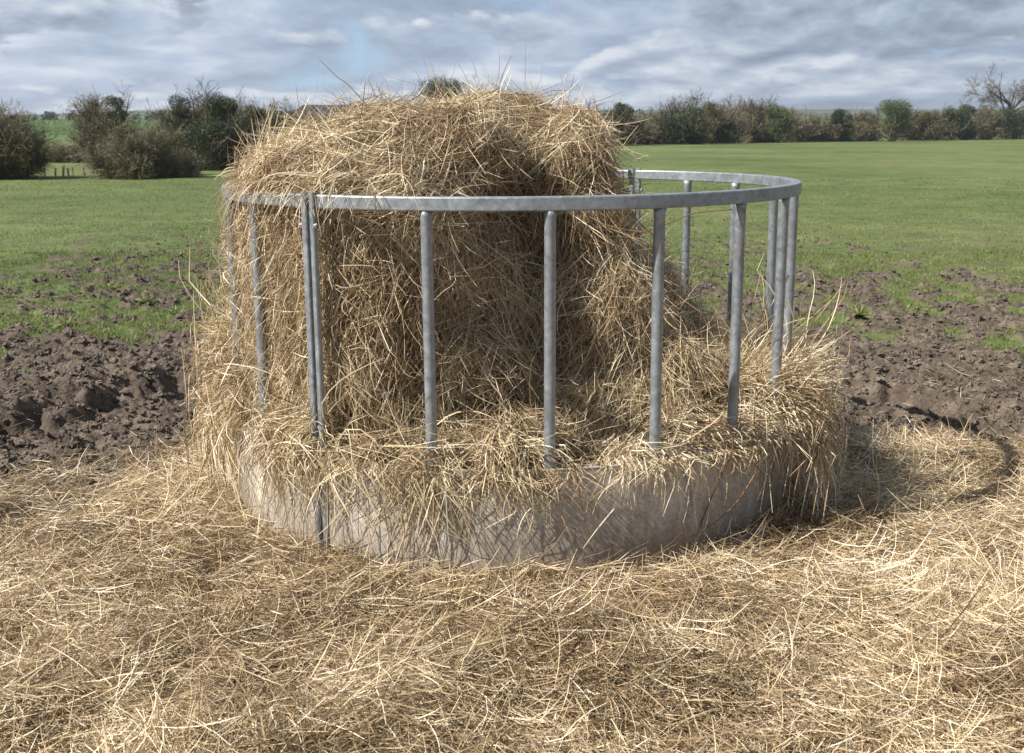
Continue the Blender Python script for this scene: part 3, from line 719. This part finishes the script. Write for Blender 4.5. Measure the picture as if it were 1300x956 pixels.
for px, Yd, s, l in [(185, 8.5, .13, 'broad leafy green weed in the mud left of the feeder, beside the hay'), (85, 7.6, .11, 'small green weed nearest the left edge mud patch'),
                     (140, 9.4, .10, 'green weed at the edge of the grass on the left'), (225, 8.0, .12, 'leafy weed just left of the hay tuft, growing between clods'),
                     (1090, 7.9, .13, 'isolated green weed in bare mud right of the feeder'), (970, 8.6, .12, 'green weed seen between the right hand bars'),
                     (1180, 9.2, .10, 'green weed at the muddy grass edge on the right')]:
    weed(px, Yd, s, l)

# ------------------------------------------------------------------ trees and bushes
def leaf_cloud(n, size, blobs, shell=.55):
    "blobs (m,4): centre + radius"
    b = np.asarray(blobs); w = b[:, 3] ** 2; idx = rng.choice(len(b), n, p=w / w.sum())
    d = rng.normal(size=(n, 3)); d /= np.linalg.norm(d, axis=1, keepdims=True)
    rad = b[idx, 3] * (shell + (1 - shell) * rng.random(n) ** .6) * (1 + .14 * rng.normal(size=n))
    c = b[idx, :3] + d * rad[:, None] * np.array([1, 1, .9])
    u = rng.normal(size=(n, 3)); u /= np.linalg.norm(u, axis=1, keepdims=True)
    v = np.cross(u, d + rng.normal(size=(n, 3)) * .6); v /= np.linalg.norm(v, axis=1, keepdims=True)
    s = size * rng.uniform(.6, 1.4, n)[:, None]
    V = np.stack([c - u * s, c - v * s * .6, c + u * s, c + v * s * .6], 1).reshape(-1, 3)
    F = np.arange(n * 4).reshape(-1, 4)
    br = np.clip(.5 + .2 * rng.normal(size=n) + .9 * (rng.random(len(b))[idx] - .5), 0, 1)
    return V, F, np.repeat(br, 4)
def twigs(w, h, nstem, ntw, tw, base=.05, up=.8, droop=.0, spread=1.0, lenf=.22):
    "stems fan from the base, side branches along them, fine twigs at the ends"
    a = rng.uniform(0, 6.28, nstem); lean = rng.uniform(.05, 1.0, nstem) ** .7 * spread
    d = np.stack([np.cos(a) * lean * w / h, np.sin(a) * lean * w / h, np.full(nstem, up)], -1)
    L = h * rng.uniform(.65, 1.08, nstem) / np.sqrt(1 + (lean * w / h) ** 2) / up ** .0
    root = np.stack([rng.normal(size=nstem) * w * base, rng.normal(size=nstem) * w * base, np.full(nstem, -.05)], -1)
    P0 = grow(root, d, L, 8, .12 / h, .55 / h, .0)
    res = [ribbons(P0, tw * 5 * rng.uniform(.7, 1.3, nstem), tip=.25)]
    def branch(P, n, lf, width, jit, upb, minu=.2):
        i = rng.integers(0, len(P), n); K = P.shape[1]; u = (minu + (1 - minu) * rng.random(n)) * (K - 1); k = np.minimum(u.astype(int), K - 2); f = (u - k)[:, None]
        p = P[i, k] * (1 - f) + P[i, k + 1] * f; t = P[i, k + 1] - P[i, k]; t /= np.linalg.norm(t, axis=1, keepdims=True) + 1e-9
        d = t + rng.normal(size=(n, 3)) * jit + np.array([0, 0, upb])
        L = h * lf * rng.uniform(.5, 1.2, n) * (1.15 - .5 * u / K)
        return grow(p, d, L, 5, droop, 1.2 / h * 2, .15)
    P1 = branch(P0, ntw // 10, lenf * 1.6, tw * 2, .65, .2, .15)
    P2 = branch(P1, ntw // 3, lenf, tw, .75, .2)
    P3 = branch(P2, ntw, lenf * .45, tw, .85, .2)
    res += [ribbons(P1, np.full(len(P1), tw * 2.2)), ribbons(P2, np.full(len(P2), tw * 1.3)), ribbons(P3, np.full(len(P3), tw * .9))]
    return res
def rand_blobs(w, h, n, lo=.2, rb=(.22, .36), taper=1.0):
    out = []
    for k in range(n):
        zz = random.uniform(lo, .84); e = math.sqrt(max(.05, 1 - abs((zz - .5) / .56) ** 2.4)) * (1 if zz > .5 else taper)
        a = random.uniform(0, 6.28); q = random.random() ** .5 * .62 * e
        rad = random.uniform(*rb) * w * .55
        out.append((math.cos(a) * q * w / 2 * 1.15, math.sin(a) * q * w / 2 * 1.15, min(zz * h, h - rad * .9), rad))
    rt = rb[1] * w * .50
    for sx_ in (-.12, .10): out.append((sx_ * w, 0, h - rt * (.95 if sx_ < 0 else 1.25), rt))
    return out
def plant(kind, px, top, Yd, wpx, label, cat, name, group, dens=1.0, z0=None):
    if kind in ('ever', 'green', 'olive', 'round') and Yd > 90: Yd -= 5
    x = yg(px, Yd); zb = float(gz(x, Yd)); dep = Yd * math.cos(PITCH)
    h = CAMH + (Yd * math.tan(math.atan((433.5 - top) / FPX) - PITCH)) - zb
    w = wpx / FPX * Yd
    root = empty(name, (x, Yd, zb)); tag(root, label, cat, group)
    ps = .75 / 1063 * Yd            # about a pixel at that distance
    nf = int(dens * 1.0)
    def add(parts, nm, m):
        V, F, A = merge(parts); npmesh(nm, V, F, m, root, attrs={'rnd': A})
    # trunk and limbs
    tv, tf, o = [], [], 0
    nt_ = 1 if kind in ('round', 'baretree') else 4
    for k in range(nt_):
        bx, by = (0, 0) if nt_ == 1 else (random.uniform(-.25, .25) * w, random.uniform(-.2, .2) * w * .6)
        hh = h * (.62 if nt_ == 1 else random.uniform(.5, .75)); r0 = h * (.030 if nt_ == 1 else .014)
        P = [(bx * .5, by * .5, -.1)]
        for j in range(1, 6):
            P.append((bx * (.5 + .12 * j) + random.gauss(0, .012) * h, by * (.5 + .12 * j) + random.gauss(0, .012) * h, hh * j / 5))
        Vt, Ft = tube(P, r0 * np.linspace(1.2, .4, 6), 7); tv.append(Vt); tf.append(Ft + o); o += len(Vt)
        for q in range(6 if nt_ == 1 else 2):
            j = random.randint(2, 4); b = np.array(P[j]); a = random.uniform(0, 6.28); L = w * .38
            Q = [b, b + np.array([math.cos(a) * L * .5, math.sin(a) * L * .5, h * .10]), b + np.array([math.cos(a) * L, math.sin(a) * L, h * .22])]
            Vt, Ft = tube(Q, r0 * np.array([.55, .4, .15]), 6); tv.append(Vt); tf.append(Ft + o); o += len(Vt)
    npmesh('trunk', np.concatenate(tv), fixfaces(np.concatenate(tf)), M_bark, root, smooth=True)
    if kind in ('ever', 'green', 'olive', 'round'):
        m = {'ever': M_leafdark, 'green': M_leafgreen, 'olive': M_leafolive, 'round': M_leafgreen}[kind]
        nb = 20 if kind != 'round' else 26
        w = w * 1.12; bl = rand_blobs(w, h, nb, .10 if kind != 'round' else .22, (.24, .40))
        parts = [leaf_cloud(int(11000 * dens), ps * .72, bl)]
        add(parts, 'crown', m)
        tb = twigs(w * .9, h * 1.0, 14, int(700 * dens), ps * .30)
        add(tb, 'twigs', M_twigdark)
    elif kind in ('bare', 'baredark', 'bud'):
        m = {'bare': M_twig, 'baredark': M_twigdark, 'bud': M_twiggreen}[kind]
        bl = rand_blobs(w * .96, h * .96, 26, .12, (.18, .30), .9)
        add(twigs(w * .95, h * .92, 34, int(7500 * dens), ps * .34, base=.12) + [leaf_cloud(int(6500 * dens), ps * .42, bl, .25)], 'crown', m)
    elif kind == 'mixed':
        add(twigs(w, h * .9, 26, int(5000 * dens), ps * .34, base=.12), 'branches', M_twig)
        bl = rand_blobs(w * .95, h * .92, 20, .1, (.18, .30))
        add([leaf_cloud(int(5200 * dens), ps * .6, bl, .3)], 'crown', M_leafolive)
    elif kind == 'baretree':
        bt = []
        tr = []; zc_ = .30 * h
        for k in range(9):
            a = 2 * math.pi * k / 9 + random.uniform(-.3, .3); ln_ = random.uniform(.25, 1.0); st_ = random.uniform(.16, .42) * h
            d = np.array([[math.cos(a) * ln_ * .62 * w / h * 1.6, math.sin(a) * ln_ * .5, .95]])
            tr.append(grow(np.array([[0, 0, st_]]), d, np.array([h * .80 - st_ * .55 if ln_ > .5 else h * .98 - st_]), 8, .35 / h, .9 / h, 0))
        P0 = np.concatenate(tr); bt.append(ribbons(P0, np.full(9, h * .016), tip=.15)); bt.append(ribbons(P0, np.full(9, h * .022), tip=.15))
        def br_(P, n, L0, jit, wd_):
            i = rng.integers(0, len(P), n); K = P.shape[1]; u = (.25 + .75 * rng.random(n)) * (K - 1); k = np.minimum(u.astype(int), K - 2); f = (u - k)[:, None]
            p = P[i, k] * (1 - f) + P[i, k + 1] * f; t = P[i, k + 1] - P[i, k]; t /= np.linalg.norm(t, axis=1, keepdims=True)
            Q = grow(p, t + rng.normal(size=(n, 3)) * jit + np.array([0, 0, .12]), h * L0 * rng.uniform(.5, 1.15, n), 6, .1 / h, 2.2 / h, .1)
            bt.append(ribbons(Q, np.full(n, wd_))); return Q
        Q1 = br_(P0, 110, .26, .5, ps * .6); Q2 = br_(Q1, 700, .14, .6, ps * .34); br_(Q2, 4200, .07, .7, ps * .20)
        add(bt, 'crown', M_twigdark)
    return root

G1 = 'bushes and trees on the left field edge'
near = [
 ('bud', -55, 134, 32.5, 110, 'olive brown bare bush cut by the left edge of the picture', 2.0),
 ('bare', 2, 125, 33.5, 70, 'pale bare bush nearest the left edge with twigs above the hill', 2.0),
 ('bud', 26, 158, 33, 52, 'low olive bush left of the gap showing the green slope', 1.6),
 ('bare', 182, 146, 34, 135, 'wide pale brown leafless bush left of the dark trees', 4.5),
 ('bud', 165, 175, 33.4, 80, 'lower greenish twiggy bush in front of the wide pale bush', 1.8),
 ('mixed', 232, 182, 36, 50, 'small brown bush at the right foot of the wide pale bush', 1.2),
 ('bare', 126, 124, 42, 24, 'slender bare tree rising behind the wide bush, left of the dark ivy crown', 1.2),
 ('ever', 152, 120, 40, 36, 'dark ivy covered tree top showing above the wide pale bush', 1.5),
 ('ever', 234, 119, 41, 44, 'dark green tree between the wide bush and the tallest dark tree', 1.6),
 ('baredark', 258, 118, 43, 44, 'bare dark twiggy tree between two evergreens', 1.3),
 ('ever', 284, 117, 41, 48, 'tallest dense dark evergreen of the left hedge', 2.0),
 ('ever', 262, 150, 40, 70, 'broad low dark evergreen under the left hedge trees', 1.8),
 ('ever', 328, 133, 45, 40, 'round topped dark evergreen left of the barn', 1.5),
 ('bare', 350, 128, 46, 26, 'small grey leafless tree beside the barn roof', 1.3),
 ('mixed', 346, 156, 44, 50, 'brown scrubby bush left of the hay top below the barn', 1.5),
 ('baredark', 305, 160, 46, 60, 'dark twiggy undergrowth between the two round evergreens', 1.3),
 ('baredark', 85, 177, 50, 95, 'low dark reddish bramble bank in the gap below the green slope', 2.2),
 ('baredark', 125, 180, 52, 60, 'low dark bramble behind the wide pale bush', 1.4),
 ('ever', 567, 94, 62, 66, 'lone dark tree showing just above the middle of the hay', 1.8),
]
for kd, px, top, Yd, wp, lab, de in near:
    plant(kd, px, top, Yd, wp, lab, 'tree' if kd == 'ever' or 'tree' in lab else 'bush', 'evergreen_tree' if kd == 'ever' else ('bare_tree' if 'tree' in lab else 'leafless_bush'), G1, de)
G2 = 'trees and bushes of the far right hedgerow'
far = [
 ('mixed', 752, 141, 100, 40, 'brown bush just right of the hay top'),
 ('baredark', 772, 136, 101, 34, 'brown leafless bush left of the small round dark crown'),
 ('ever', 789, 129, 104, 26, 'small round dark evergreen crown near the hay'),
 ('bare', 808, 140, 106, 40, 'pale brown bush right of the small round dark crown'),
 ('mixed', 830, 136, 109, 44, 'olive brown bush left of the tallest domed leafless tree'),
 ('baredark', 868, 116, 116, 62, 'tall domed dark brown leafless tree of the hedgerow'),
 ('green', 878, 133, 113, 32, 'bright green rounded bush in front of the domed brown tree'),
 ('ever', 858, 146, 112, 40, 'low dark evergreen below the domed brown tree'),
 ('olive', 905, 128, 119, 32, 'olive bush between the two largest leafless trees'),
 ('bare', 925, 120, 123, 66, 'broad light brown leafless tree in the middle of the hedgerow'),
 ('ever', 918, 150, 120, 46, 'low dark bush under the broad light brown tree'),
 ('baredark', 958, 123, 127, 40, 'dark leafless tree right of the broad light brown one'),
 ('green', 985, 132, 129, 36, 'green conical bush above the feeder\'s right end'),
 ('mixed', 965, 152, 126, 50, 'low olive scrub left of the green conical bush'),
 ('bare', 1014, 133, 133, 48, 'pinkish brown leafless bush right of the green conical bush'),
 ('mixed', 1040, 143, 135, 44, 'low brown bush left of the dark ball shaped evergreen'),
 ('ever', 1067, 137, 139, 27, 'dark ball shaped evergreen standing clear on the skyline'),
 ('bare', 1062, 152, 136, 50, 'low pale scrub in front of the ball shaped evergreen'),
 ('baredark', 1098, 136, 141, 34, 'dark leafless bush left of the large domed green tree'),
 ('mixed', 1090, 150, 138, 40, 'low olive bush beside the large domed green tree'),
 ('round', 1132, 124, 139, 44, 'large domed green tree on its own short trunk'),
 ('baredark', 1158, 139, 148, 36, 'dark scrub right of the large domed green tree'),
 ('olive', 1174, 139, 150, 34, 'olive green bush midway between the domed tree and the dark block'),
 ('baredark', 1192, 143, 153, 36, 'brown twiggy bush left of the flat topped evergreen'),
 ('ever', 1207, 134, 157, 34, 'flat topped dark evergreen with pale gap to its right'),
 ('ever', 1226, 132, 159, 26, 'narrow dark evergreen left of the big leafless tree'),
 ('olive', 1252, 133, 164, 40, 'dark olive bush at the foot of the big leafless tree'),
 ('baredark', 1240, 148, 160, 50, 'low brown undergrowth at the foot of the right hedgerow'),
 ('ever', 1284, 136, 170, 46, 'dark evergreen at the right edge under the big leafless tree'),
 ('mixed', 1315, 138, 172, 50, 'bush cut by the right edge of the picture'),
 ('baretree', 1278, 89, 176, 84, 'big spreading leafless tree rising above the hedgerow at the right edge'),
]
for kd, px, top, Yd, wp, lab in far:
    nm = {'ever': 'evergreen_tree', 'green': 'green_bush', 'olive': 'olive_bush', 'bare': 'leafless_bush', 'baredark': 'leafless_bush', 'mixed': 'scrub_bush', 'round': 'domed_tree', 'baretree': 'bare_tree'}[kd]
    plant(kd, px, top, Yd, wp * 1.12, lab, 'tree' if ('tree' in lab.split(' of ')[0].split(' above')[0].split(' under')[0].split(' beside')[0].split(' left')[0].split(' right')[0]) or kd == 'ever' else 'bush', nm, G2, 1.0 if kd != 'baretree' else 1.6)
# scrub that closes the foot of the far hedge
def hedge_foot():
    parts = []
    pts = [(740, 101), (790, 106), (850, 115), (920, 124), (1000, 133), (1080, 141), (1160, 151), (1240, 163), (1340, 176)]
    for k in range(240):
        px = random.uniform(738, 1345); Yd = np.interp(px, [p[0] for p in pts], [p[1] for p in pts]) + random.uniform(0, 5)
        x = yg(px, Yd); z = float(gz(x, Yd)); r = random.uniform(.7, 1.5)
        parts.append((x, Yd, z + r * .75, r))
    V, F, A = leaf_cloud(30000, .11, parts, .3)
    keep = V.reshape(-1, 4, 3)[:, :, 2].min(1) > -.1
    V = V.reshape(-1, 4, 3)[keep].reshape(-1, 3); A = A[:len(V)]; F = np.arange(len(V)).reshape(-1, 4)
    tag(npmesh('hedge_undergrowth', V, F, M_twigdark, attrs={'rnd': A}), 'dark tangled undergrowth along the foot of the far hedgerow', 'undergrowth', kind='stuff')
hedge_foot()
def slope_hedge():
    parts = []
    for k in range(110):
        x = -260 + 300 * k / 110 + random.uniform(-2, 2); y = 322 + random.uniform(-2, 2); r = random.uniform(1.2, 2.2)
        parts.append((x, y, float(gz(x, y)) + r * .4, r))
    V, F, A = leaf_cloud(9000, .45, parts, .3)
    tag(npmesh('distant_hedge', V, F, M_leafdark, attrs={'rnd': A}), 'dark hedge line along the top of the distant green slope', 'hedge', kind='stuff')
slope_hedge()

# ------------------------------------------------------------------ barn, fence
def simplebox(name, x0, x1, y0, y1, z0, z1, m, parent):
    V = np.array([(x, y, z) for z in (z0, z1) for (x, y) in ((x0, y0), (x1, y0), (x1, y1), (x0, y1))], float)
    F = np.array([(3, 2, 1, 0), (4, 5, 6, 7), (0, 1, 5, 4), (1, 2, 6, 5), (2, 3, 7, 6), (3, 0, 4, 7)])
    return npmesh(name, V, F, m, parent)
def barn():
    Yd = 95; xl = yg(364, Yd); b = empty('barn', (xl, Yd, float(gz(xl, Yd)))); tag(b, 'low barn with dark hipped roof behind the left shoulder of the hay', 'barn')
    wd, dp, e, rg = 9.0, 6.0, 2.5, 3.65
    simplebox('wall', .15, wd - .15, .15, dp - .15, -.2, e, M_boards, b)
    V = np.array([(0, 0, e), (wd, 0, e), (wd, dp, e), (0, dp, e), (1.0, dp / 2, rg), (wd - 1.0, dp / 2, rg), (0, 0, e - .12), (wd, 0, e - .12), (wd, dp, e - .12), (0, dp, e - .12)], float)
    npmesh('roof', V, [np.array([(0, 1, 5, 4), (2, 3, 4, 5), (6, 7, 1, 0), (7, 8, 2, 1), (8, 9, 3, 2), (9, 6, 0, 3), (9, 8, 7, 6)]), np.array([(3, 0, 4), (1, 2, 5)])], M_roof, b)
    simplebox('door', 3.2, 5.2, .09, .149, -.1, 2.0, M_roof, b)
barn()
fe = empty('wire_fence', (yg(60, 35), 35, 0)); tag(fe, 'short pale wooden stakes with thin wire below the gap in the left hedge', 'fence')
x0 = fe.location.x
fpx = [57, 70, 80, 87.5, 93, 107, 119, 183, 213]; tops = []
for k, px in enumerate(fpx):
    x = yg(px, 35) - x0; zz = float(gz(x + x0, 35)); h = random.uniform(.24, .40); ln = random.gauss(0, .03)
    P = [(x, 0, zz - .1), (x + ln * .5, 0, zz + h * .5), (x + ln, 0, zz + h)]
    Vt, Ft = tube(P, .035 + random.uniform(-.006, .008), 7); npmesh('post', Vt, fixfaces(Ft), M_post, fe); tops.append((x + ln * .8, 0, zz + h * .8))
Vt, Ft = tube(tops, .004, 4); npmesh('wire', Vt, fixfaces(Ft), M_galv, fe)

# ------------------------------------------------------------------ world, sun
sv = np.array([-1.23, -.54, 1.27]); sv = sv / np.linalg.norm(sv)
w = bpy.data.worlds.new('World'); sc.world = w; w.use_nodes = True; nt = w.node_tree; nt.nodes.clear()
out = nt.nodes.new('ShaderNodeOutputWorld'); bg = nt.nodes.new('ShaderNodeBackground'); bg.inputs[1].default_value = .1
sky = nt.nodes.new('ShaderNodeTexSky'); sky.sky_type = 'NISHITA'; sky.sun_disc = False
sky.sun_elevation = math.asin(sv[2]); sky.sun_rotation = math.atan2(sv[0], sv[1]); sky.altitude = 100; sky.dust_density = 1.5
tc = nt.nodes.new('ShaderNodeTexCoord'); sp = nt.nodes.new('ShaderNodeSeparateXYZ'); nt.links.new(tc.outputs['Generated'], sp.inputs[0])
zc = mathn(nt, 'MAXIMUM', sp.outputs[2], 0.0)
hyp = mathn(nt, 'SQRT', mathn(nt, 'SUBTRACT', 1.0, mathn(nt, 'MULTIPLY', zc, zc)))
hyp = mathn(nt, 'MAXIMUM', hyp, .02)
cax = mathn(nt, 'DIVIDE', sp.outputs[0], hyp); cay = mathn(nt, 'DIVIDE', sp.outputs[1], hyp)
def cloudvec(dz, seed, sx=6.0, sy=1.8):
    "clouds flatten and crowd toward the horizon"
    e = mathn(nt, 'ADD', zc, .04 + dz)
    v = mathn(nt, 'MULTIPLY', mathn(nt, 'LOGARITHM', e, 2.71828), sy)
    cb = nt.nodes.new('ShaderNodeCombineXYZ')
    nt.links.new(mathn(nt, 'MULTIPLY', cax, sx), cb.inputs[0])
    nt.links.new(mathn(nt, 'ADD', v, seed), cb.inputs[1])
    nt.links.new(mathn(nt, 'MULTIPLY', cay, sx), cb.inputs[2])
    return cb.outputs[0]
def heapf(dz, seed):
    v = cloudvec(dz, seed)
    h = mathn(nt, 'MULTIPLY', noise(nt, .62, 2, .5, v, .2).outputs['Fac'], 1.0)
    for k, (sc_n, am) in enumerate(((1.4, .36), (3.3, .16), (7.1, .08), (15, .04))):
        b_ = noise(nt, sc_n, 1, .5, cloudvec(dz, seed + 5.3 * (k + 1)), .3).outputs['Fac']
        b_ = mathn(nt, 'ABSOLUTE', mathn(nt, 'SUBTRACT', b_, .5))
        h = mathn(nt, 'ADD', h, mathn(nt, 'MULTIPLY', mathn(nt, 'SUBTRACT', b_, .085), am * 2.4))
    return h
SEED = 84.5
# high even sheet
a1 = noise(nt, .7, 5, .55, cloudvec(0, SEED + 9.1), .3)
a2 = noise(nt, 2.0, 5, .55, cloudvec(0, SEED + 2.1, 7.0, 2.6), .3)
av = mathn(nt, 'ADD', mathn(nt, 'MULTIPLY', a1.outputs['Fac'], .55), mathn(nt, 'MULTIPLY', a2.outputs['Fac'], .45))
ar_ = ramp(nt, [(.36, (.26, .325, .44)), (.46, (.34, .415, .55)), (.54, (.45, .53, .67)), (.66, (.74, .79, .86))]); nt.links.new(av, ar_.inputs[0])
# heaped clouds in front: bright knobbly tops, grey flat bases
h1 = heapf(0, SEED); h2 = heapf(.010, SEED)
nbig = noise(nt, .5, 2, .5, cloudvec(0, SEED + 4.2), .0)
lit = mathn(nt, 'MULTIPLY', mathn(nt, 'SUBTRACT', h1, h2), 2.1)
br = mathn(nt, 'ADD', mathn(nt, 'MULTIPLY', mathn(nt, 'SUBTRACT', nbig.outputs['Fac'], .5), -1.5), .53)
br = mathn(nt, 'ADD', br, mathn(nt, 'MULTIPLY', mathn(nt, 'SUBTRACT', zc, .075), -2.6))
br = mathn(nt, 'ADD', br, lit, True)
cr = ramp(nt, [(.0, (.165, .195, .25)), (.30, (.245, .295, .385)), (.55, (.37, .44, .55)), (.8, (.56, .62, .71)), (1, (.76, .79, .84))]); nt.links.new(br, cr.inputs[0])
puff = ramp(nt, [(.44, (0, 0, 0)), (.52, (1, 1, 1))]); nt.links.new(h1, puff.inputs[0])
gap = ramp(nt, [(.32, (1, 1, 1)), (.42, (0, 0, 0))]); nt.links.new(a1.outputs['Fac'], gap.inputs[0])
skc = mixc(nt, .75, sky.outputs[0], (2.2, 3.6, 5.2))
sheet = mixc(nt, 1.0, ar_.outputs[0], (6.4, 6.45, 6.4), 'MULTIPLY')
sheet = mixc(nt, gap.outputs[0], sheet, skc)
heap = mixc(nt, 1.0, cr.outputs[0], (6.4, 6.45, 6.4), 'MULTIPLY')
fin = mixc(nt, mathn(nt, 'MULTIPLY', puff.outputs[0], .85), sheet, heap)
nt.links.new(fin, bg.inputs[0]); nt.links.new(bg.outputs[0], out.inputs[0])
sun = bpy.data.lights.new('sun', 'SUN'); sun.energy = 5.0; sun.angle = R_(.53); sun.color = (1, .955, .88)
so = bpy.data.objects.new('sun', sun); col.objects.link(so)
from mathutils import Vector
so.rotation_euler = Vector(sv).to_track_quat('Z', 'Y').to_euler(); so.location = (-8, -4, 9)

# ------------------------------------------------------------------ air
hz = simplebox('haze', -2650, 2650, -80, 2700, -12, 45, None, None)
hz.data.materials.clear(); mh = bpy.data.materials.new('thin air'); mh.use_nodes = True; mh.node_tree.nodes.clear()
oh = mh.node_tree.nodes.new('ShaderNodeOutputMaterial'); pv = mh.node_tree.nodes.new('ShaderNodeVolumePrincipled')
pv.inputs['Color'].default_value = (.82, .88, 1.0, 1); pv.inputs['Density'].default_value = .00030; pv.inputs['Anisotropy'].default_value = .3
mh.node_tree.links.new(pv.outputs[0], oh.inputs['Volume']); hz.data.materials.append(mh)
tag(hz, 'faint blue haze over the distant hedges and hills', 'haze', kind='stuff')

# ------------------------------------------------------------------ camera
cd = bpy.data.cameras.new('camera'); cam = bpy.data.objects.new('camera', cd); col.objects.link(cam)
cam.location = (0, 0, CAMH); cam.rotation_euler = (R_(90) - PITCH, 0, 0)
cd.sensor_width = 36; cd.lens = 36 * FPX / 1300; cd.shift_y = -44.5 / 1300
cd.clip_start = .05; cd.clip_end = 6000
cd.dof.use_dof = True; cd.dof.focus_distance = 3.75; cd.dof.aperture_fstop = 9.0
sc.camera = cam
sc.view_settings.view_transform = 'Standard'; sc.view_settings.look = 'None'; sc.view_settings.exposure = .76; sc.view_settings.gamma = 1
sc.view_settings.use_curve_mapping = False
sc.cycles.max_bounces = 6; sc.cycles.diffuse_bounces = 3; sc.cycles.transmission_bounces = 2
